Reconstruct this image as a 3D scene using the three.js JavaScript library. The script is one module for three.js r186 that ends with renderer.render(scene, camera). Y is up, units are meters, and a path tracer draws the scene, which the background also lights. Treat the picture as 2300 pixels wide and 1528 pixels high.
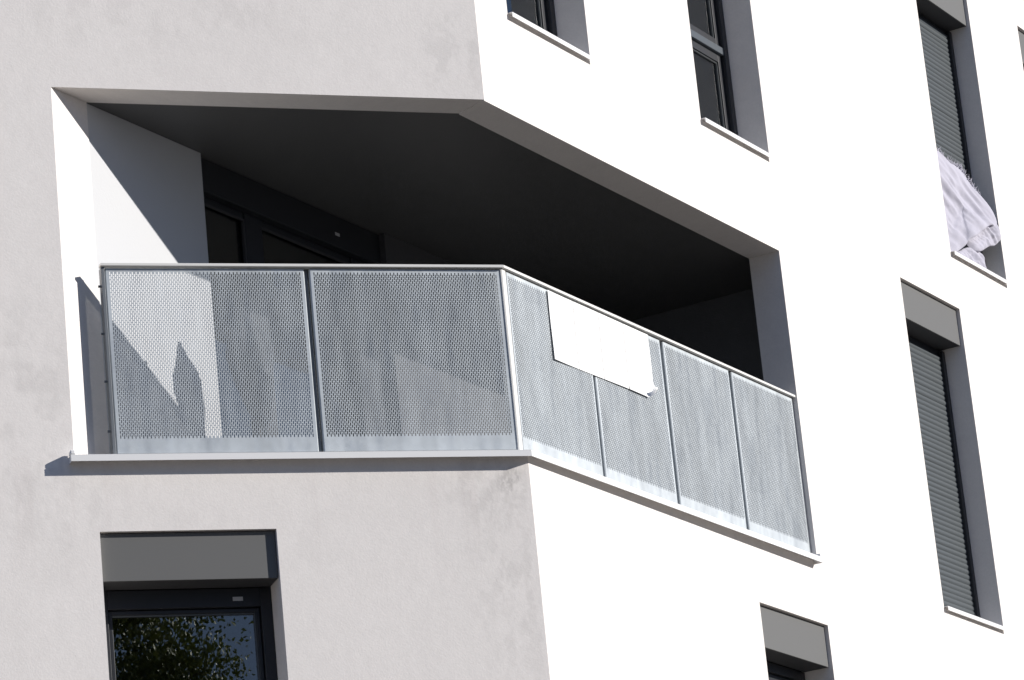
import * as THREE from 'three';
import { RoundedBoxGeometry } from 'three/addons/geometries/RoundedBoxGeometry.js';
import { mergeGeometries, mergeVertices } from 'three/addons/utils/BufferGeometryUtils.js';

// ------------------------------------------------------------------ camera, sky, sun, exposure
const W = 1024, Hh = 680;
const scene = new THREE.Scene();
const camera = new THREE.PerspectiveCamera(10.444, W / Hh, 0.5, 2000);
camera.position.set(0, 1.6, 0);
camera.rotation.order = 'YXZ';
camera.rotation.set(THREE.MathUtils.degToRad(17.263), 0, THREE.MathUtils.degToRad(-5.725));
scene.add(camera);

const renderer = new THREE.WebGLRenderer({ antialias: true });
renderer.setSize(W, Hh);
renderer.toneMapping = THREE.LinearToneMapping;
renderer.toneMappingExposure = 1.22;
renderer.shadowMap.enabled = true;

const SUN = new THREE.Vector3(0.915, 0.386, 0.118).normalize();
{ // clear blue sky, paler towards the horizon
  const w = 256, h = 128, d = new Float32Array(w * h * 4), k = 0.26;
  for (let j = 0; j < h; j++) for (let i = 0; i < w; i++) {
    const el = ((j + 0.5) / h - 0.5) * Math.PI, o = (j * w + i) * 4;
    const m = Math.exp(-Math.max(el, 0) * 4.5), g = el < 0 ? 0.6 : 1;
    d[o] = k * g * (0.32 + 0.50 * m); d[o + 1] = k * g * (0.56 + 0.42 * m); d[o + 2] = k * g * (1.12 + 0.12 * m); d[o + 3] = 1;
  }
  const t = new THREE.DataTexture(d, w, h, THREE.RGBAFormat, THREE.FloatType);
  t.mapping = THREE.EquirectangularReflectionMapping; t.magFilter = t.minFilter = THREE.LinearFilter;
  t.colorSpace = THREE.LinearSRGBColorSpace; t.needsUpdate = true;
  scene.background = t; scene.environment = t;
}
const sun = new THREE.DirectionalLight(new THREE.Color(1.0, 0.955, 0.90), 4.4);
sun.position.copy(SUN).multiplyScalar(60).add(new THREE.Vector3(2, 7, -20));
sun.target.position.set(2, 7, -20);
sun.castShadow = true; sun.shadow.mapSize.set(4096, 4096);
Object.assign(sun.shadow.camera, { left: -16, right: 16, top: 16, bottom: -16, near: 1, far: 140 });
sun.shadow.radius = 1;
scene.add(sun, sun.target);

// ------------------------------------------------------------------ helpers
function rng(seed) { let a = seed >>> 0; return () => { a = (a + 0x6D2B79F5) | 0; let t = Math.imul(a ^ (a >>> 15), 1 | a); t = (t + Math.imul(t ^ (t >>> 7), 61 | t)) ^ t; return ((t ^ (t >>> 14)) >>> 0) / 4294967296; }; }
function hash2(x, y, s) { let n = Math.imul(x, 374761393) + Math.imul(y, 668265263) + Math.imul(s, 1442695041); n = Math.imul(n ^ (n >>> 13), 1274126177); return ((n ^ (n >>> 16)) >>> 0) / 4294967296; }
function vnoise(x, y, s, px = 0, py = 0) {
  let xi = Math.floor(x), yi = Math.floor(y); const fx = x - xi, fy = y - yi, u = fx * fx * (3 - 2 * fx), v = fy * fy * (3 - 2 * fy);
  let x1 = xi + 1, y1 = yi + 1;
  if (px) { xi = ((xi % px) + px) % px; x1 = ((x1 % px) + px) % px; } if (py) { yi = ((yi % py) + py) % py; y1 = ((y1 % py) + py) % py; }
  const a = hash2(xi, yi, s), b = hash2(x1, yi, s), c = hash2(xi, y1, s), e = hash2(x1, y1, s);
  return a + (b - a) * u + (c - a) * v + (a - b - c + e) * u * v;
}
const smooth = (a, b, x) => { const t = Math.min(1, Math.max(0, (x - a) / (b - a))); return t * t * (3 - 2 * t); };
const clamp = (x, a, b) => Math.min(b, Math.max(a, x));
function dataTex(w, h, fn, srgb) {
  const d = new Uint8Array(w * h * 4);
  for (let j = 0; j < h; j++) for (let i = 0; i < w; i++) { const c = fn(i, j), o = (j * w + i) * 4; for (let k = 0; k < 3; k++) d[o + k] = clamp(Math.round(c[k] * 255), 0, 255); d[o + 3] = 255; }
  const t = new THREE.DataTexture(d, w, h, THREE.RGBAFormat); t.wrapS = t.wrapT = THREE.RepeatWrapping; t.magFilter = THREE.LinearFilter; t.minFilter = THREE.LinearMipmapLinearFilter; t.generateMipmaps = true;
  if (srgb) t.colorSpace = THREE.SRGBColorSpace; t.needsUpdate = true; return t;
}
const toS = (l) => (l <= 0.0031308 ? 12.92 * l : 1.055 * Math.pow(l, 1 / 2.4) - 0.055);
const std = (r, g, b, rough, metal = 0, extra = {}) => { const m = new THREE.MeshStandardMaterial({ roughness: rough, metalness: metal, side: THREE.DoubleSide, ...extra }); m.color.setRGB(r, g, b); return m; };
const taken = {};
const numbered = (n) => { taken[n] = (taken[n] ?? -1) + 1; return taken[n] ? `${n}_${String(taken[n]).padStart(3, '0')}` : n; };
function mesh(name, geo, mat, parent) { const m = new THREE.Mesh(geo, mat); m.name = name; m.castShadow = m.receiveShadow = true; parent.add(m); return m; }
function part(name, parent) { const g = new THREE.Group(); g.name = name; parent.add(g); return g; }

// the building's own frame: x along the right-hand facade, z out of it; y = 0 is the pavement and FLOOR the level of the loggia floor
const FLOOR = 7.098, TURN = 1.0664876, ORG = [0.001, 0, -19.769];
function thing(name, label, category, group) {
  const g = new THREE.Group(); g.name = numbered(name); g.position.set(...ORG); g.rotation.y = TURN; g.userData = { label, category }; if (group) g.userData.group = group; scene.add(g); return g;
}
const C1 = 0.73525, S1 = 0.67780;                       // direction of the left-hand facade in that frame
const FR = new THREE.Matrix4().makeTranslation(0, FLOOR, 0);                                              // right facade: (along, up, out)
const FL = new THREE.Matrix4().makeBasis(new THREE.Vector3(C1, 0, S1), new THREE.Vector3(0, 1, 0), new THREE.Vector3(-S1, 0, C1)).setPosition(0, FLOOR, 0);
const bulge = (s, v) => clamp(1 - s / 3.7, 0, 1) * (-0.015 + 0.031 * clamp(v / 2.08, 0, 1));             // the corner is a few cm out of plumb
const shiftT = (g, dt) => g.translate(0, 0, -dt);
// box in a facade frame: u0..u1 along, v0..v1 up, d0..d1 inward
function box(F, u0, u1, v0, v1, d0, d1, r = 0) {
  const w = u1 - u0, h = v1 - v0, d = d1 - d0;
  const g = r ? new RoundedBoxGeometry(w, h, d, 2, Math.min(r, w / 2.1, h / 2.1, d / 2.1)) : new THREE.BoxGeometry(w, h, d);
  g.translate((u0 + u1) / 2, (v0 + v1) / 2, -(d0 + d1) / 2);
  boxUV(g); return F ? g.applyMatrix4(F) : g;
}
function boxUV(g) { // texture coordinates in metres
  const p = g.attributes.position, n = g.attributes.normal, uv = g.attributes.uv;
  for (let i = 0; i < p.count; i++) { const ax = Math.abs(n.getX(i)), ay = Math.abs(n.getY(i)), az = Math.abs(n.getZ(i));
    if (az >= ax && az >= ay) uv.setXY(i, p.getX(i), p.getY(i)); else if (ax >= ay) uv.setXY(i, p.getZ(i), p.getY(i)); else uv.setXY(i, p.getX(i), p.getZ(i)); }
  return g;
}
const merge = (a) => mergeGeometries(a.map((g) => { const q = g.index ? g.toNonIndexed() : g; for (const k of Object.keys(q.attributes)) if (!['position', 'normal', 'uv'].includes(k)) q.deleteAttribute(k); return q; }), false);
function prism(pts, y0, y1, bevel = 0) { // plan polygon [x, z] in the building frame, standing from y0 to y1
  const sh = new THREE.Shape(pts.map(([x, z]) => new THREE.Vector2(x, -z)));
  const g = new THREE.ExtrudeGeometry(sh, { depth: y1 - y0 - 2 * bevel, bevelEnabled: bevel > 0, bevelSize: bevel, bevelThickness: bevel, bevelSegments: 2, bevelOffset: -bevel });
  g.rotateX(-Math.PI / 2); g.translate(0, y0 + bevel, 0); return g;
}
const onL = (u, d = 0) => [u * C1 + d * S1, u * S1 - d * C1];      // plan point on the left facade, d metres inward
const onR = (s, t = 0) => [s, -t];

// ------------------------------------------------------------------ materials
const PL_W = 12, PL_H = 6;                                           // one plaster sheet covers 12 x 6 m
function plasterTex(seed, stained) {
  const w = 2048, h = 1024;
  return dataTex(w, h, (i, j) => {
    const x = i / w * PL_W, y = j / h * PL_H;
    const big = vnoise(x * 0.75, y * 0.75, seed, 9, 0) * 0.5 + vnoise(x * 2.25, y * 1.5, seed + 1, 27, 9) * 0.3 + vnoise(x * 6, y * 4, seed + 2, 72, 24) * 0.2;
    const mid = vnoise(x * 22, y * 14, seed + 3, 264, 84), fine = vnoise(x * 75, y * 75, seed + 4, 900, 450), grit = hash2(i, j, seed + 5);
    let a = 0.80 * (1 + (big - 0.5) * 0.075 + (mid - 0.5) * 0.035 + (fine - 0.5) * 0.035 + (grit - 0.5) * 0.05);
    let warm = 0;
    if (stained) {
      // weather marks of the photograph: u = x - 12 (wraps), v = y - 3 above the loggia floor
      const u = x - PL_W, v = y - 3;
      const dirt = (cu, cv, ru, rv, amt, f) => { const q = ((u - cu) / ru) ** 2 + ((v - cv) / rv) ** 2; if (q > 1) return 0; const n = vnoise(u * f, v * f * 0.6, seed + 9) * 0.6 + vnoise(u * f * 3, v * f * 2, seed + 10) * 0.4; return amt * (1 - q) * smooth(0.35, 0.75, n); };
      let dk = dirt(-0.10, -0.17, 0.09, 0.09, 0.30, 55) + dirt(-0.20, -0.20, 0.4, 0.25, 0.10, 26) + dirt(-0.1, -0.75, 0.35, 0.75, 0.09, 22);
      dk += dirt(-2.75, 0.35, 0.35, 0.6, 0.10, 12) + dirt(-2.62, -0.25, 0.5, 0.35, 0.07, 12) + dirt(-0.15, 2.35, 0.3, 0.35, 0.10, 16);
      dk += dirt(-1.9, 2.55, 1.4, 0.25, 0.06, 9) + dirt(-2.1, -0.55, 1.2, 0.3, 0.05, 10);
      const st = smooth(0.62, 0.8, vnoise(u * 9, 0.3, seed + 12)) * smooth(-0.9, -0.1, v) * (v < 0 ? 1 : 0) * vnoise(u * 40, v * 3, seed + 13); // rain runs below the ledge
      a *= 1 - dk - 0.06 * st; warm = st * 0.01;
    }
    return [toS(a * (1.0 + warm)), toS(a * 0.955), toS(a * 0.918)];
  }, true);
}
const grain = dataTex(1024, 1024, (i, j) => {
  const x = i / 1024, y = j / 1024; // 1.6 m tile
  const v = vnoise(x * 200, y * 200, 31, 200, 200) * 0.45 + vnoise(x * 420, y * 420, 32, 420, 420) * 0.35 + vnoise(x * 60, y * 50, 33, 60, 50) * 0.2;
  return [v, v, v];
}, false);
const texAt = (t, rw, rh, ox = 0, oy = 0) => { const c = t.clone(); c.repeat.set(1 / rw, 1 / rh); c.offset.set(ox, oy); c.needsUpdate = true; return c; };
const plA = plasterTex(11, true), plB = plasterTex(57, false);
const bumpT = texAt(grain, 1.6, 1.6);
const M = {
  plasterLeft: std(1, 1, 1, 0.92, 0, { map: texAt(plA, PL_W, PL_H, 0, 0.5), bumpMap: bumpT, bumpScale: 0.0005 }),
  plasterRight: std(1, 1, 1, 0.92, 0, { map: texAt(plB, PL_W, PL_H, 0.3, 0.2), bumpMap: bumpT, bumpScale: 0.0004 }),
  whitePaint: std(0.57, 0.58, 0.595, 0.85, 0, { bumpMap: bumpT, bumpScale: 0.0006 }),
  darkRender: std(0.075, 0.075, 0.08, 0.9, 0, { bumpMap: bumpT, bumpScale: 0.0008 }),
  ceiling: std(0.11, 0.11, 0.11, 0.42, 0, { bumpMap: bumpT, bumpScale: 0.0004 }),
  concrete: std(0.30, 0.29, 0.27, 0.9, 0, { bumpMap: bumpT, bumpScale: 0.0010 }),
  boxGrey: std(0.122, 0.123, 0.121, 0.6, 0, {}),
  frame: std(0.018, 0.020, 0.025, 0.42),
  slat: std(0.085, 0.096, 0.102, 0.40, 0.0),
  sill: std(0.80, 0.80, 0.80, 0.4, 0.0),
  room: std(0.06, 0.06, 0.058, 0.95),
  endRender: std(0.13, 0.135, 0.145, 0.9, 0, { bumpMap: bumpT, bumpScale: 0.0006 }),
  sticker: std(0.55, 0.55, 0.55, 0.6),
  paper: std(0.86, 0.86, 0.85, 0.8),
  cloth: std(0.46, 0.45, 0.52, 0.95),
  fabric: std(0.035, 0.037, 0.045, 0.9),
  bark: std(0.10, 0.075, 0.05, 0.95),
};
const galvT = dataTex(512, 512, (i, j) => {
  const x = i / 512, y = j / 512; // 1 m tile, zinc spangle and vertical runs
  const run = vnoise(x * 30, y * 4, 71, 30, 4) * 0.45 + vnoise(x * 7, y * 3, 72, 7, 3) * 0.55, sp = vnoise(x * 40, y * 30, 73, 40, 30), g = hash2(i, j, 74);
  const a = 0.52 * (0.83 + 0.28 * run + 0.08 * (sp - 0.5) + 0.05 * (g - 0.5));
  return [toS(a * 0.93), toS(a), toS(a * 1.05)];
}, true);
const galvR = dataTex(256, 256, (i, j) => { const x = i / 256, y = j / 256, r = 0.42 + 0.2 * vnoise(x * 22, y * 5, 81, 22, 5) + 0.06 * vnoise(x * 50, y * 50, 82, 50, 50); return [r, r, r]; }, false);
M.galv = std(1, 1, 1, 1, 0.55, { map: galvT, roughnessMap: galvR });
M.galvBar = std(0.17, 0.185, 0.20, 0.45, 0.3);
M.galvLight = std(0.74, 0.73, 0.70, 0.5, 0.05);
M.glass = new THREE.MeshPhysicalMaterial({ roughness: 0.0, metalness: 0, transmission: 1, thickness: 0, ior: 2.4, side: THREE.DoubleSide }); M.glass.color.setRGB(0.55, 0.6, 0.58);

// ------------------------------------------------------------------ setting
{
  const g = new THREE.PlaneGeometry(1200, 1200); g.rotateX(-Math.PI / 2);
  const uv = g.attributes.uv; for (let i = 0; i < uv.count; i++) uv.setXY(i, uv.getX(i) * 1200, uv.getY(i) * 1200);
  const t = dataTex(512, 512, (i, j) => { const x = i / 512, y = j / 512, n = vnoise(x * 8, y * 8, 91, 8, 8) * 0.4 + vnoise(x * 40, y * 40, 92, 40, 40) * 0.3 + hash2(i, j, 93) * 0.3, a = 0.10 * (0.8 + 0.4 * n); return [toS(a * 1.12), toS(a), toS(a * 0.86)]; }, true);
  const m = mesh('ground', g, std(1, 1, 1, 0.95, 0, { map: texAt(t, 4, 4) }), scene); m.userData = { kind: 'structure', label: 'pale paved ground in front of the building', category: 'ground' };
}

// ------------------------------------------------------------------ the building
const TH = 0.22, U_L = -9, S_R = 15, TOP = 8.6;                    // wall thickness, far ends, wall top above the loggia floor
const A_U = -2.505, JAMB = 3.697;                                   // left and right ends of the loggia opening
const bld = thing('apartment_building', 'white rendered apartment building with a recessed corner loggia and tall windows', 'building');
const mitre = TH * Math.tan(Math.acos(C1) / 2);
const holesR = [ // s0, s1, v0, v1
  [0.362, 1.338, 2.725, 5.12], [2.766, 3.728, 2.735, 5.12], [6.665, 7.695, 2.79, 5.145], [5.66, 6.68, -0.01, 2.36], [2.77, 3.735, -2.77, -0.425], [8.71, 9.72, 2.79, 5.185]];
const holeL = [-2.393, -1.433, -2.77, -0.418];
function wall(name, outline, holes, F, mat, edit) {
  const sh = new THREE.Shape(outline.map(([x, y]) => new THREE.Vector2(x, y)));
  for (const [a, b, c, d] of holes) { const h = new THREE.Path(); h.moveTo(a, c); h.lineTo(a, d); h.lineTo(b, d); h.lineTo(b, c); h.closePath(); sh.holes.push(h); }
  const g = new THREE.ExtrudeGeometry(sh, { depth: TH, bevelEnabled: false }); g.translate(0, 0, -TH);
  const p = g.attributes.position;
  for (let i = 0; i < p.count; i++) { const q = edit(p.getX(i), p.getY(i), p.getZ(i) < -TH / 2); p.setXYZ(i, ...q); }
  g.computeVertexNormals(); g.applyMatrix4(F); return mesh(name, g, mat, bld);
}
const WT = -0.0135;                                                  // top of the wall below the ledge
wall('facade_wall', [[U_L, -FLOOR + 0.01], [0.022, -FLOOR + 0.01], [0.022, WT], [A_U, WT], [A_U, 2.108], [-0.024, 2.082], [-0.024, TOP], [U_L, TOP]], [holeL], FL, M.plasterLeft,
  (x, y, inner) => [inner ? (Math.abs(x - 0.022) < 1e-4 || Math.abs(x + 0.024) < 1e-4 ? x - mitre : Math.abs(x - A_U) < 1e-4 ? x + TH * C1 / S1 : x) : x, y, inner ? -TH : 0])
  .userData = { label: 'shadier left facade wall with weather marks' };
wall('facade_wall', [[0.0162, -FLOOR + 0.01], [S_R, -FLOOR + 0.01], [S_R, TOP], [-0.0176, TOP], [-0.0176, 2.076], [JAMB, 2.076], [JAMB, WT], [0.0162, WT]], holesR, FR, M.plasterRight,
  (x, y, inner) => { const b = bulge(x, y); return [inner && x < 0.1 ? x + mitre : x, y, -b - (inner ? TH : 0)]; })
  .userData = { label: 'brightly sunlit right facade wall' };
// shell that closes the building behind the facades
{
  const [lx, lz] = onL(U_L), roof = [onL(U_L, 0.01), onL(0, 0.012), onR(S_R, 0.01), [S_R, -9], [lx, -9]];
  mesh('roof', prism(roof, FLOOR + TOP - 0.25, FLOOR + TOP - 0.005), M.concrete, bld);
  mesh('rear_wall', box(null, lx, S_R, 0.01, FLOOR + TOP - 0.26, 8.75, 9), M.plasterRight, bld);
  mesh('end_wall', box(null, S_R - 0.25, S_R - 0.004, 0.01, FLOOR + TOP - 0.26, TH + 0.004, 8.74), M.plasterRight, bld);
  mesh('end_wall', box(null, lx + 0.004, lx + 0.25, 0.01, FLOOR + TOP - 0.26, -lz + 0.3, 8.74), M.plasterLeft, bld);
}
// loggia: the inner walls run parallel to the right facade
const [AX, AZ] = onL(A_U), BT = -AZ;                               // back wall distance behind the right facade
const END = 4.372, D0 = -0.415, D1 = 1.566;
const inner0 = AX + TH / S1;                                        // where the splayed left jamb ends
{
  const cl = [onL(A_U + TH * C1 / S1 + 0.003, TH + 0.003), onL(-mitre, TH + 0.003), onR(END, TH + 0.004), [END + 0.2, -TH - 0.004], [END + 0.2, -BT - 0.25], [inner0 + 0.01, -BT - 0.25]];
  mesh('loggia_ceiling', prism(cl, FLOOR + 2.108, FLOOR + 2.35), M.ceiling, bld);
  mesh('loggia_floor', prism(cl, FLOOR - 0.3, FLOOR - 0.012), M.concrete, bld);
  mesh('loggia_side_wall', box(FR, inner0 + 0.003, D0, -0.012, 2.106, BT + 0.004, BT + 0.26), M.whitePaint, bld).userData = { label: 'white inner wall, sunlit below a diagonal shadow' };
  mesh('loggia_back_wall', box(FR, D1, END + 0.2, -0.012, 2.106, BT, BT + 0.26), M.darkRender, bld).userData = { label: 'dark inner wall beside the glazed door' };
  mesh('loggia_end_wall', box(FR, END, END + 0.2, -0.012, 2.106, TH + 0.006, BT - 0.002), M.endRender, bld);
  // glazed double door in the shaded inner wall
  const d = part('glazed_door', bld), f = BT + 0.09;
  const bars = [[D0, D1, 1.90, 2.106, f - 0.05, f + 0.09], [D0, D0 + 0.09, 0, 1.9, f, f + 0.08], [D1 - 0.27, D1, 0, 1.9, f, f + 0.08], [0.13, 0.31, 0, 1.9, f, f + 0.08], [D0 + 0.09, 0.13, 1.86, 1.9, f + 0.01, f + 0.07], [0.31, D1 - 0.27, 1.86, 1.9, f + 0.01, f + 0.07], [D0 + 0.09, D1 - 0.27, 0, 0.12, f + 0.01, f + 0.07]];
  mesh('door_frame', merge(bars.map((b) => box(FR, ...b, 0.004))), M.frame, d);
  for (const [a, b] of [[D0 + 0.085, 0.135], [0.305, D1 - 0.265]]) {
    mesh('pane', box(FR, a, b, 0.1, 1.87, f + 0.03, f + 0.036), M.glass, d);
    mesh('glazing_bead', merge([box(FR, a + 0.006, b - 0.006, 1.848, 1.86, f + 0.004, f + 0.02), box(FR, b - 0.018, b - 0.006, 0.13, 1.848, f + 0.004, f + 0.02)]), std(0.05, 0.05, 0.055, 0.5), d);
  }
  mesh('sticker', box(FR, 1.05, 1.10, 1.975, 1.995, f - 0.052, f - 0.05), M.sticker, d);
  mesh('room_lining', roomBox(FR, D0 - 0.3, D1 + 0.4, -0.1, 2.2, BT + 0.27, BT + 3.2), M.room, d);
}
function roomBox(F, u0, u1, v0, v1, d0, d1) { // five inner faces of a closed dark room behind an opening
  const t = 0.05;
  return merge([box(F, u0 - t, u1 + t, v0 - t, v0, d0, d1), box(F, u0 - t, u1 + t, v1, v1 + t, d0, d1), box(F, u0 - t, u0, v0, v1, d0, d1), box(F, u1, u1 + t, v0, v1, d0, d1), box(F, u0 - t, u1 + t, v0 - t, v1 + t, d1, d1 + t)]);
}
// ledge capping the loggia parapet
const LD = 0.065, V0 = -0.046, V1 = -0.010, mo = LD * Math.tan(Math.acos(C1) / 2);
{
  const led = part('ledge', bld);
  // folded sheet: a thin top with a front lip, open below; joint left open at the corner
  const k = 0.0004, th = 0.003, lip = (d) => d * Math.tan(Math.acos(C1) / 2);
  const capL = [onL(-2.534, -LD), onL(mo - k, -LD), onL(-mitre, TH), onL(A_U + TH * C1 / S1, TH), onL(A_U - 0.03, 0.0)];
  const capR = [onR(-mo + k, -LD), onR(3.64, -LD), onR(3.66, -0.002), onR(JAMB - 0.003, 0.0), onR(JAMB - 0.003, TH), onR(mitre + 0.003, TH)];
  mesh('ledge_cap', merge([prism(capL, FLOOR + V1 - th, FLOOR + V1), prism([onL(-2.534, -LD), onL(mo - k, -LD), onL(lip(LD - th) - k, -LD + th), onL(-2.531, -LD + th)], FLOOR + V0, FLOOR + V1 - th - 0.0002), prism([onL(-2.534, -LD + th), onL(-2.531, -LD + th), onL(-2.531, -0.001), onL(-2.534, -0.001)], FLOOR + V0, FLOOR + V1 - th - 0.0002)]), M.sill, led);
  mesh('ledge_cap', merge([prism(capR, FLOOR + V1 - th, FLOOR + V1), prism([onR(-mo + k, -LD), onR(3.64, -LD), onR(3.64, -LD + th), onR(-lip(LD - th) + k, -LD + th)], FLOOR + V0, FLOOR + V1 - th - 0.0002), prism([onR(3.637, -LD + th), onR(3.64, -LD + th), onR(3.64, -0.001), onR(3.637, -0.001)], FLOOR + V0, FLOOR + V1 - th - 0.0002)]), M.sill, led);
  mesh('end_cap', box(FL, -2.536, -2.508, V1 + 0.001, 0.016, -0.064, -0.012, 0.006), M.sill, led);
  mesh('end_cap', box(FR, 3.612, 3.64, V1 + 0.001, 0.012, -0.064, -0.012, 0.006), M.sill, led);
}
// ------------------------------------------------------------------ windows
const slatGeo = (() => { // one shutter slat, bowed outward; unit length along x
  const pts = []; const h = 0.0365, n = 6;
  for (let i = 0; i <= n; i++) { const a = i / n; pts.push(new THREE.Vector2(0.0065 * Math.sin(Math.PI * a) , a * h)); }
  pts.push(new THREE.Vector2(-0.004, h), new THREE.Vector2(-0.004, 0));
  const g = new THREE.ExtrudeGeometry(new THREE.Shape(pts), { depth: 1, bevelEnabled: false });
  g.rotateY(-Math.PI / 2); g.translate(1, 0, 0); // x: length, z: bow
  g.computeVertexNormals(); return g;
})();
function makeWindow(F, [u0, u1, v0, v1], o) {
  const w = part('window', bld); if (o.label) w.userData = { label: o.label };
  const dt = o.dt ?? 0, add = (n, g, m) => mesh(n, dt ? g : g, m, w), fd = TH + (o.fd ?? 0) + dt, e = 0.003, b = o.box ?? 0, top = b ? v1 - b : v1;
  const fw = 0.062;
  // outer frame, then the opening sash inside it
  add('frame', merge([box(F, u0 + e, u0 + fw, v0, top, fd - 0.02, fd + 0.07, 0.003), box(F, u1 - fw, u1 - e, v0, top, fd - 0.02, fd + 0.07, 0.003), box(F, u0 + fw, u1 - fw, top - (o.head ?? fw), top - e, fd - 0.02, fd + 0.07, 0.003), box(F, u0 + fw, u1 - fw, v0 + e, v0 + fw, fd - 0.02, fd + 0.07, 0.003)]), M.frame);
  const t1 = top - (o.head ?? fw), a0 = u0 + fw + 0.004, a1 = u1 - fw - 0.004, sw = o.sash ?? 0.055;
  const leaves = o.transom ? [[v0 + fw + 0.004, o.transom - 0.03], [o.transom + 0.03, t1 - 0.004]] : [[v0 + fw + 0.004, t1 - 0.004]];
  if (o.transom) add('transom', box(F, u0 + fw, u1 - fw, o.transom - 0.026, o.transom + 0.026, fd - 0.016, fd + 0.06, 0.004), o.transomMat ?? M.frame);
  for (const [c0, c1] of leaves) {
    add('sash', merge([box(F, a0, a0 + sw, c0, c1, fd + 0.006, fd + 0.06, 0.003), box(F, a1 - sw, a1, c0, c1, fd + 0.006, fd + 0.06, 0.003), box(F, a0 + sw, a1 - sw, c1 - sw, c1, fd + 0.006, fd + 0.06, 0.003), box(F, a0 + sw, a1 - sw, c0, c0 + sw, fd + 0.006, fd + 0.06, 0.003)]), M.frame);
    add('pane', box(F, a0 + sw - 0.006, a1 - sw + 0.006, c0 + sw - 0.006, c1 - sw + 0.006, fd + 0.028, fd + 0.034), M.glass);
    add('gasket', merge([box(F, a1 - sw - 0.008, a1 - sw - 0.0005, c0 + sw, c1 - sw, fd + 0.016, fd + 0.027), box(F, a0 + sw, a1 - sw - 0.009, c1 - sw - 0.008, c1 - sw - 0.0005, fd + 0.016, fd + 0.027)]), M.gasket);
  }
  if (b) {
    add('shutter_box', merge([box(F, u0 + 0.004, u1 - 0.004, v1 - b, v1 - 0.005, 0.028 + dt, 0.04 + dt, 0.002)]), M.boxGrey);
    add('shutter_box_base', box(F, u0 + 0.004, u1 - 0.004, v1 - b + 0.001, v1 - b + 0.012, 0.0405 + dt, fd - 0.021), M.boxBase);
  }
  if (o.sill !== false) { // folded sheet with a front lip, open below
    const p = -0.030 + dt;
    add('sill', merge([box(F, u0 + 0.002, u1 - 0.002, v0 + 0.001, v0 + 0.004, p, fd - 0.022), box(F, u0 + 0.002, u1 + 0.004, v0 - 0.025, v0 + 0.0008, p, p + 0.003)]), M.sill);
  }
  if (o.slats) {
    const gd = fd - 0.05;
    add('guide_rail', merge([box(F, u0 + 0.002, u0 + 0.05, v0 + 0.002, top - 0.015, gd - 0.012, gd + 0.028, 0.003), box(F, u1 - 0.05, u1 - 0.003, v0 + 0.002, top - 0.015, gd - 0.012, gd + 0.028, 0.003)]), M.frame);
    const len = u1 - u0 - 0.1, r = rng(Math.round(u0 * 1000));
    for (let v = v0 + 0.004; v < top - 0.075; v += 0.0378) {
      const m = add('slat', slatGeo, M.slat); m.matrixAutoUpdate = true;
      m.position.set(u0 + 0.05, FLOOR + v, -(gd + 0.012) + (r() - 0.5) * 0.0025); m.scale.set(len, 1, 1); m.rotation.x = (r() - 0.5) * 0.05;
    }
    add('shutter_slot', box(F, u0 + 0.004, u1 - 0.004, top - 0.075, top - 0.002, gd + 0.02, gd + 0.03), M.frame);
  }
  if (o.sticker) add('sticker', box(F, ...o.sticker, fd - 0.0225, fd - 0.0205), M.sticker);
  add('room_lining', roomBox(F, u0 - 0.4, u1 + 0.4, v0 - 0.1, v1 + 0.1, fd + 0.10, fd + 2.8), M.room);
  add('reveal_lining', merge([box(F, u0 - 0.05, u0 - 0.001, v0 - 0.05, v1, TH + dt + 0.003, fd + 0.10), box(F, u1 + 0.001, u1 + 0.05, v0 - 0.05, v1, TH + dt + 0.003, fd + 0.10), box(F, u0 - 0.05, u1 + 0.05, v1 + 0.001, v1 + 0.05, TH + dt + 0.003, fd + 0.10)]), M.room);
  return w;
}
M.boxBase = std(0.05, 0.051, 0.055, 0.7);
M.gasket = std(0.10, 0.11, 0.115, 0.4, 0.2);
const midTransom = std(0.10, 0.115, 0.13, 0.35, 0.1);
const dtOf = (h) => bulge((h[0] + h[1]) / 2, h[2]);
makeWindow(FL, holeL, { box: 0.265, head: 0.105, sash: 0.022, sill: false, fd: 0.02, sticker: [-1.648, -1.592, -0.756, -0.734], label: 'window below the loggia mirroring a tree' });
makeWindow(FR, holesR[0], { dt: dtOf(holesR[0]), label: 'window above the loggia nearest the corner' });
makeWindow(FR, holesR[1], { dt: dtOf(holesR[1]), transom: 3.52, transomMat: midTransom, label: 'window with a crossbar above the loggia' });
makeWindow(FR, holesR[2], { box: 0.27, slats: true, label: 'shuttered window with white bedding on its sill' });
makeWindow(FR, holesR[3], { box: 0.275, slats: true, label: 'tall window with its roller shutter fully down' });
makeWindow(FR, holesR[4], { box: 0.268, dt: dtOf(holesR[4]), sill: false, label: 'window below the right end of the loggia' });
makeWindow(FR, holesR[5], { box: 0.29, slats: true, label: 'window cut by the right edge of the picture' });

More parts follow.
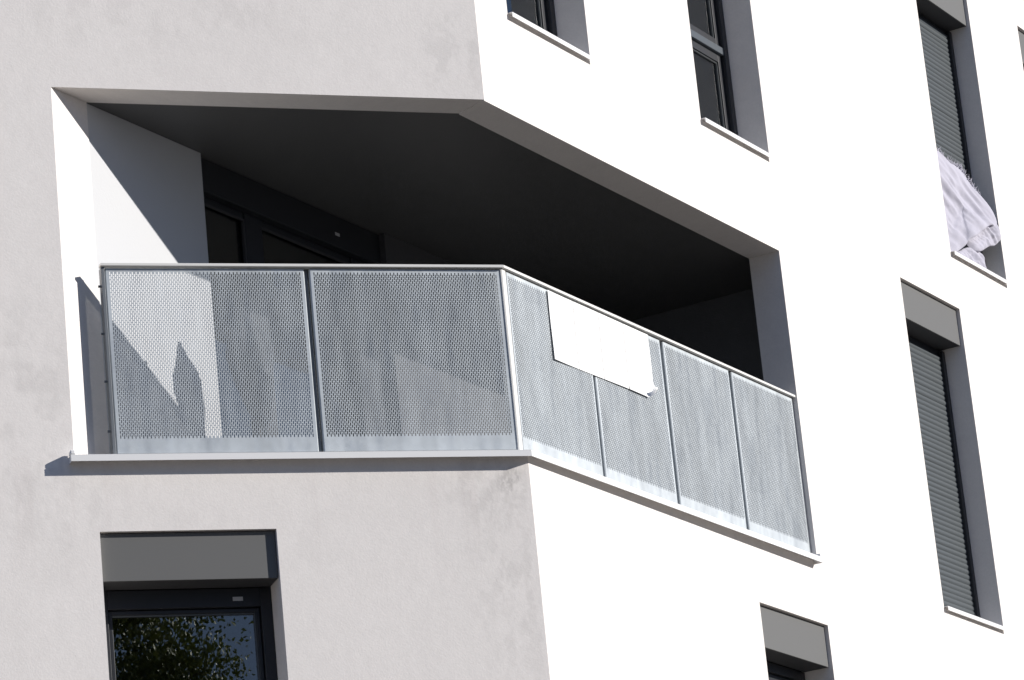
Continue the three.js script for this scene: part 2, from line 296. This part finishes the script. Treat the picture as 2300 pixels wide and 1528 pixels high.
// ------------------------------------------------------------------ loggia railing of galvanised perforated sheet
const rail = thing('loggia_railing', 'galvanised perforated steel railing around the corner loggia', 'railing');
function perforated(w, h, { ml = 0.016, mr = 0.016, mt = 0.012, mb = 0.08, px = 0.0104, py = 0.0244, sw = 0.0060, sl = 0.0192, th = 0.0025 } = {}) {
  const pos = [], idx = [], uv = [];
  const V = (x, y, z) => { pos.push(x, y, z); uv.push(x, y); return pos.length / 3 - 1; };
  const quad = (a, b, c, d) => idx.push(a, b, c, a, c, d);
  const rect = (x0, y0, x1, y1) => { // both faces of a solid strip
    if (x1 - x0 < 1e-6 || y1 - y0 < 1e-6) return;
    quad(V(x0, y0, 0), V(x1, y0, 0), V(x1, y1, 0), V(x0, y1, 0)); quad(V(x0, y0, -th), V(x0, y1, -th), V(x1, y1, -th), V(x1, y0, -th));
  };
  const cell = (x0, x1, y0, y1, a0, a1, b0, b1) => { // a strip cell with one slot a0..a1, b0..b1
    for (const z of [0, -th]) {
      const o = [V(x0, y0, z), V(x1, y0, z), V(x1, y1, z), V(x0, y1, z)], i = [V(a0, b0, z), V(a1, b0, z), V(a1, b1, z), V(a0, b1, z)];
      for (let k = 0; k < 4; k++) { const n = (k + 1) % 4; if (z === 0) quad(o[k], o[n], i[n], i[k]); else quad(o[k], i[k], i[n], o[n]); }
    }
    const f = [V(a0, b0, 0), V(a1, b0, 0), V(a1, b1, 0), V(a0, b1, 0)], g = [V(a0, b0, -th), V(a1, b0, -th), V(a1, b1, -th), V(a0, b1, -th)];
    for (let k = 0; k < 4; k++) { const n = (k + 1) % 4; quad(f[k], f[n], g[n], g[k]); }
  };
  const e = 0.005, cols = Math.floor((w - ml - mr) / px), x0 = ml + (w - ml - mr - cols * px) / 2;
  rect(e, 0, x0, h); rect(x0 + cols * px, 0, w - e, h);
  for (let c = 0; c < cols; c++) {
    const xa = x0 + c * px, xb = xa + px, g = (px - sw) / 2;
    let y = mb + (c % 2 ? py / 2 : 0); rect(xa, 0, xb, y);
    while (y + py <= h - mt + 0.004) { cell(xa, xb, y, y + py, xa + g, xb - g, y + (py - sl) / 2, y + (py + sl) / 2); y += py; }
    rect(xa, y, xb, h);
  }
  // bent edges: a small bend, then a return flange
  const fl = 0.026;
  quad(V(e, 0, 0), V(e, h, 0), V(0, h, -e), V(0, 0, -e)); quad(V(w - e, 0, 0), V(w, 0, -e), V(w, h, -e), V(w - e, h, 0));
  quad(V(0, 0, -e), V(0, h, -e), V(0, h, -fl), V(0, 0, -fl)); quad(V(w, 0, -e), V(w, 0, -fl), V(w, h, -fl), V(w, h, -e));
  quad(V(e, 0, 0), V(0, 0, -fl), V(w, 0, -fl), V(w - e, 0, 0)); quad(V(e, h, 0), V(w - e, h, 0), V(w, h, -fl), V(0, h, -fl));
  const g = new THREE.BufferGeometry(); g.setAttribute('position', new THREE.Float32BufferAttribute(pos, 3)); g.setAttribute('uv', new THREE.Float32BufferAttribute(uv, 2)); g.setIndex(idx);
  const ng = g.toNonIndexed(); ng.computeVertexNormals(); return ng;
}
const PD = 0.03, PV0 = 0.020, PV1 = 1.068;
const panelsL = [[-2.266, -1.153], [-1.124, -0.022]], panelsR = [[0.058, 0.974], [1.004, 1.886], [1.922, 2.786], [2.822, 3.676]];
function panel(F, u0, u1, k) {
  const g = perforated(u1 - u0, PV1 - PV0); const uv = g.attributes.uv; for (let i = 0; i < uv.count; i++) uv.setXY(i, uv.getX(i) + k * 0.37, uv.getY(i) + k * 0.21);
  const m = new THREE.Matrix4().makeRotationFromEuler(new THREE.Euler((k % 3 - 1) * 0.0016, (k % 2 ? 1 : -1) * 0.0018, 0));
  g.translate(-(u1 - u0) / 2, 0, 0); g.applyMatrix4(m); g.translate((u0 + u1) / 2, PV0, -PD); g.applyMatrix4(F);
  return mesh('perforated_panel', g, M.galv, rail);
}
panelsL.forEach(([a, b], i) => panel(FL, a, b, i)); panelsR.forEach(([a, b], i) => panel(FR, a, b, i + 2));
// posts in the gaps, end posts, corner post
mesh('post', box(FL, -1.150, -1.127, -0.009, 1.074, PD + 0.030, PD + 0.075, 0.002), M.galvBar, rail);
for (const s of [0.989, 1.904, 2.804]) mesh('post', box(FR, s - 0.012, s + 0.012, -0.009, 1.074, PD + 0.028, PD + 0.07, 0.002), M.galvBar, rail);
const endPost = mesh('post', box(FL, -2.288, -2.270, -0.009, 1.074, PD - 0.004, PD + 0.055, 0.002), M.galvBar, rail);
mesh('post', box(FR, 3.679, 3.689, -0.009, 1.074, PD + 0.002, PD + 0.05, 0.002), M.galvBar, rail);
for (const v of [0.97, 0.70, 0.43, 0.15]) { const g = new THREE.CylinderGeometry(0.007, 0.007, 0.016, 8); g.rotateZ(Math.PI / 2); g.translate(-2.296, v, -(PD + 0.022)); g.applyMatrix4(FL); mesh('bolt', g, M.galvBar, endPost); }
{
  const q = 0.026, mq = (d) => d * Math.tan(Math.acos(C1) / 2);
  mesh('post', prism([onL(-0.019, q), onL(-mq(q), q), onR(0.046, q), onR(0.046, 0.075), onR(mq(0.075), 0.075), onL(-mq(0.075) - 0.001, 0.075), onL(-0.019 - 0.03, 0.075)], FLOOR - 0.009, FLOOR + 1.0755, 0.002), M.galvLight, rail);
  mesh('foot_plate', merge([box(FL, -2.33, -2.20, -0.0095, 0.006, 0.06, 0.15, 0.003), box(FL, -2.262, -2.235, 0.006, 0.05, 0.07, 0.14, 0.003)]), M.frame, rail);
}
// flat handrail, mitred at the corner
{
  const c0 = 0.010, c1 = 0.062, m0 = (d) => d * Math.tan(Math.acos(C1) / 2);
  mesh('handrail', prism([onL(-2.292, c0), onL(-m0(c0) - 0.001, c0), onL(-m0(c1) - 0.001, c1), onL(-2.292, c1)], FLOOR + 1.0765, FLOOR + 1.0925, 0.002), M.galvLight, rail);
  mesh('handrail', prism([onR(m0(c0) + 0.001, c0), onR(3.692, c0), onR(3.692, c1), onR(m0(c1) + 0.001, c1)], FLOOR + 1.0765, FLOOR + 1.0925, 0.002), M.galvLight, rail);
}

// ------------------------------------------------------------------ paper sheets hung on the railing
const banner = thing('paper_banner', 'row of four white paper sheets hung on the sunlit railing', 'paper');
{
  const xs = [0.505, 0.803, 1.102, 1.40, 1.712], top = 1.064, bot = [0.648, 0.652, 0.655, 0.657, 0.655];
  for (let k = 0; k < 4; k++) {
    const nx = 14, ny = 18, g = new THREE.BoxGeometry(1, 1, 0.0012, nx, ny, 1), p = g.attributes.position, last = k === 3;
    for (let i = 0; i < p.count; i++) {
      const a = p.getX(i) + 0.5, b = p.getY(i) + 0.5, back = p.getZ(i) < 0; // b: 0 bottom, 1 top
      let x = xs[k] + 0.0022 + (xs[k + 1] - xs[k] - 0.0044) * a, lo = bot[k] + (bot[k + 1] - bot[k]) * a, y = lo + (top - lo) * b;
      let z = 0.011 + 0.0025 * Math.sin(x * 5.5) * (1 - b) + 0.0015 * Math.sin(b * 5 + x * 3);
      if (k === 0) z += 0.004 * (1 - a) * (1 - a);
      if (last) { // the free lower corner curls forward
        const q = clamp((a - 0.72) / 0.28, 0, 1) + clamp((0.24 - b) / 0.24, 0, 1) - 0.85;
        if (q > 0) { const ang = q * 2.9, R = 0.030; z += R * (1 - Math.cos(ang)); const back2 = 0.075 * q - R * Math.sin(ang) ; x -= back2 * 0.8; y += back2 * 0.55; }
      }
      p.setXYZ(i, x, y, z + (back ? 0 : 0.0012) + 0.0 - PD + PD);
    }
    const q = mergeVertices(g.deleteAttribute('normal') && g, 1e-5); q.computeVertexNormals(); q.translate(0, 0, -0.034); q.applyMatrix4(FR);
    mesh('paper_sheet', q, M.paper, banner);
  }
}

// ------------------------------------------------------------------ bedding airing on the window sill
const bed = thing('duvet', 'crumpled white duvet bulging out over a window sill to air', 'duvet');
function pillowy(outline, centre, front, back, fold, seed, nr = 34, na = 120) {
  const pts = outline.map((p) => new THREE.Vector3(...p)), cv = new THREE.CatmullRomCurve3(pts, true, 'centripetal'), O = cv.getSpacedPoints(na), pos = [], idx = [], uv = [];
  const c = new THREE.Vector3(...centre), row = na;
  for (let side = 0; side < 2; side++) for (let r = 0; r <= nr; r++) for (let a = 0; a < na; a++) {
    const k = r / nr, q = O[a], s = c.x + (q.x - c.x) * k, v = c.y + (q.y - c.y) * k, dome = Math.sqrt(Math.max(0, 1 - k * k));
    const along = (s - 6.7) * 0.72 - (v - 3.7) * 0.7, across = (s - 6.7) * 0.7 + (v - 3.7) * 0.72;
    let f = (vnoise(across * 16 + 3, along * 2.6, seed) - 0.5) * 0.055 + (vnoise(across * 34, along * 7, seed + 1) - 0.5) * 0.028 + (vnoise(s * 46, v * 60, seed + 2) - 0.5) * (0.004 + 0.007 * smooth(3.35, 3.0, v));
    f *= fold * (0.25 + 0.75 * dome);
    const t = c.z * (1 - k) + q.z * k + (side ? back * dome : -front * dome) + (side ? 0 : f);
    pos.push(s, v, -t); uv.push(s, v);
  }
  const half = (nr + 1) * row;
  for (let side = 0; side < 2; side++) for (let r = 0; r < nr; r++) for (let a = 0; a < na; a++) {
    const b = side * half, p0 = b + r * row + a, p1 = b + r * row + (a + 1) % na, p2 = p1 + row, p3 = p0 + row; side ? idx.push(p0, p1, p2, p0, p2, p3) : idx.push(p0, p2, p1, p0, p3, p2);
  }
  const g = new THREE.BufferGeometry(); g.setAttribute('position', new THREE.Float32BufferAttribute(pos, 3)); g.setAttribute('uv', new THREE.Float32BufferAttribute(uv, 2)); g.setIndex(idx);
  g.computeVertexNormals(); return g.applyMatrix4(FR);
}
const coverOutline = [[6.93, 3.72, 0.17], [7.05, 3.73, 0.16], [7.188, 3.668, 0.13], [7.343, 3.658, 0.11], [7.411, 3.574, 0.09], [7.451, 3.509, 0.07], [7.525, 3.438, 0.04], [7.597, 3.36, 0.01], [7.629, 3.292, -0.01], [7.61, 3.232, -0.02], [7.418, 3.174, -0.03], [7.258, 3.088, -0.03], [7.126, 3.016, -0.02], [7.064, 2.985, 0], [7.03, 2.941, 0.02], [6.936, 2.881, 0.04], [6.82, 2.822, 0.06], [6.74, 2.84, 0.1], [6.73, 3.114, 0.13], [6.76, 3.4, 0.15]];
mesh('cover', pillowy(coverOutline, [7.14, 3.28, 0.10], 0.04, 0.04, 0.75, 401), M.cloth, bed);
mesh('filling', pillowy([[7.41, 3.227, 0.03], [7.625, 3.256, 0], [7.645, 3.149, -0.02], [7.56, 3.063, -0.005], [7.436, 3.021, 0], [7.225, 2.931, 0.01], [7.149, 2.938, 0.03], [7.138, 2.995, 0.06], [7.226, 3.084, 0.05]], [7.40, 3.10, 0.03], 0.035, 0.05, 0.9, 431), M.cloth, bed);
mesh('folded_corner', pillowy([[6.9, 2.85, 0.08], [7.0, 2.90, 0.06], [7.143, 2.955, 0.05], [7.235, 2.952, 0.03], [7.308, 2.916, 0.01], [7.30, 2.80, 0.0], [7.191, 2.793, 0.02], [7.065, 2.793, 0.05], [6.92, 2.793, 0.08]], [7.12, 2.86, 0.045], 0.03, 0.04, 0.8, 461), M.cloth, bed);
{ // shaggy fringe along the upper edge
  const cv = new THREE.CatmullRomCurve3(coverOutline.slice(0, 7).map((p) => new THREE.Vector3(p[0], p[1], -p[2]))), r = rng(77), a = [];
  for (let i = 0; i < 420; i++) {
    const q = cv.getPoint(r() * 0.93), l = 0.02 + 0.06 * r() * r(), g = new THREE.ConeGeometry(0.0022 + 0.0015 * r(), l, 4, 1); g.translate(0, l / 2 - 0.012, 0);
    g.rotateZ(-0.5 + (r() - 0.5) * 1.7); g.rotateX((r() - 0.3) * 0.9); g.translate(q.x + (r() - 0.5) * 0.03, q.y - 0.01, q.z + (r() - 0.5) * 0.05); a.push(g.applyMatrix4(FR));
  }
  const m = mesh('fringe', merge(a), M.cloth, bed); m.userData = { kind: 'stuff' };
}

// ------------------------------------------------------------------ furled parasol behind the railing, known by its shadow on the white wall
const para = thing('furled_parasol', 'dark furled parasol standing behind the railing beside the white wall', 'parasol');
{
  const place = (g) => g.rotateZ(0.21).translate(-0.42, FLOOR - 0.012, -1.36);
  const prof = [[0.006, 0.36], [0.045, 0.40], [0.075, 0.52], [0.105, 0.66], [0.125, 0.80], [0.105, 0.88], [0.06, 0.95], [0.028, 1.02], [0.012, 1.06], [0, 1.065]].map(([x, y]) => new THREE.Vector2(x, y));
  const g = new THREE.LatheGeometry(prof, 40), p = g.attributes.position;
  for (let i = 0; i < p.count; i++) { const x = p.getX(i), y = p.getY(i), z = p.getZ(i), a = Math.atan2(z, x), k = 1 + 0.13 * Math.cos(a * 7 + y * 5); p.setXYZ(i, x * k, y, z * k); }
  g.computeVertexNormals(); mesh('canopy', place(g), M.fabric, para);
  const pole = new THREE.CylinderGeometry(0.014, 0.014, 0.42, 12); pole.translate(0, 0.21 + 0.03, 0); mesh('pole', place(pole), M.galvBar, para);
  const base = new THREE.CylinderGeometry(0.19, 0.21, 0.06, 28); base.translate(-0.42, FLOOR - 0.012 + 0.03, -1.36); mesh('base', base, M.concrete, para);
}

// ------------------------------------------------------------------ tree across the forecourt, seen in the window glass
{
  const TX = 8.1, TZ = 2.3, r = rng(2024);
  const tree = new THREE.Group(); tree.name = 'street_tree'; tree.position.set(TX, 0, TZ); tree.userData = { label: 'leafy green tree mirrored in the window below the loggia', category: 'tree' }; scene.add(tree);
  const tap = (a, b, r0, r1) => { const d = b.clone().sub(a), l = d.length(), g = new THREE.CylinderGeometry(r1, r0, l, 8, 1); g.translate(0, l / 2, 0); g.applyQuaternion(new THREE.Quaternion().setFromUnitVectors(new THREE.Vector3(0, 1, 0), d.normalize())); return g.translate(a.x, a.y, a.z); };
  const v3 = (x, y, z) => new THREE.Vector3(x, y, z);
  mesh('trunk', merge([tap(v3(0, 0, 0), v3(0.1, 3.5, 0), 0.24, 0.19), tap(v3(0.1, 3.5, 0), v3(0, 7.5, 0.1), 0.19, 0.12), tap(v3(0, 7.5, 0.1), v3(0.1, 15.5, 0), 0.12, 0.03)]), M.bark, tree);
  const tips = [], limbs = [];
  for (let i = 0; i < 46; i++) {
    const y = 4 + 11.4 * (i / 45), a = i * 2.4 + r() * 0.6, R = 3.7 * Math.sqrt(Math.max(0.05, 1 - ((y - 10.6) / 6.8) ** 2)) * (0.75 + 0.3 * r());
    const p0 = v3(0, y - 0.6, 0), p1 = v3(Math.cos(a) * R * 0.55, y + 0.2 + r() * 0.5, Math.sin(a) * R * 0.55), p2 = v3(Math.cos(a + 0.15) * R, y + 0.5 + r() * 0.9, Math.sin(a + 0.15) * R);
    limbs.push(tap(p0, p1, 0.07, 0.04), tap(p1, p2, 0.04, 0.012)); tips.push(p1, p2, p1.clone().lerp(p2, 0.5));
    for (let k = 0; k < 4; k++) { const b = p1.clone().lerp(p2, 0.2 + 0.75 * r()), e = b.clone().add(v3((r() - 0.5) * 1.6, (r() - 0.3) * 1.1, (r() - 0.5) * 1.6)); limbs.push(tap(b, e, 0.018, 0.006)); tips.push(e, b.clone().lerp(e, 0.5)); }
  }
  mesh('limbs', merge(limbs), M.bark, tree);
  const lg = new THREE.BufferGeometry(); // a pointed leaf, folded along its midrib
  lg.setAttribute('position', new THREE.Float32BufferAttribute([0, 0, 0, 0.026, 0.035, 0.006, 0, 0.095, 0, -0.026, 0.035, 0.006, 0, 0.04, -0.003], 3)); lg.setIndex([0, 1, 4, 1, 2, 4, 2, 3, 4, 3, 0, 4]); lg.computeVertexNormals();
  const N = 680000, lm = new THREE.MeshPhysicalMaterial({ roughness: 0.55, side: THREE.DoubleSide, transmission: 0.3, thickness: 0 }); lm.color.setRGB(0.13, 0.155, 0.035);
  const im = new THREE.InstancedMesh(lg, lm, N), q = new THREE.Quaternion(), e = new THREE.Euler(), mt = new THREE.Matrix4(), col = new THREE.Color();
  const g3 = () => (r() + r() + r() - 1.5) * 0.55;
  for (let i = 0; i < N; i++) {
    const t = tips[Math.floor(r() * tips.length)], s = 0.5 + r() * 0.45; e.set((r() - 0.5) * 2.4, r() * 6.28, (r() - 0.5) * 2.4); q.setFromEuler(e);
    mt.compose(v3(t.x + g3(), t.y + g3() * 0.8, t.z + g3()), q, v3(s, s, s)); im.setMatrixAt(i, mt); const k = 0.7 + 0.6 * r(); im.setColorAt(i, col.setRGB(k, k, k * (0.8 + 0.4 * r())));
  }
  im.name = 'crown'; im.userData = { kind: 'stuff' }; im.castShadow = im.receiveShadow = true; tree.add(im);
}

renderer.render(scene, camera);
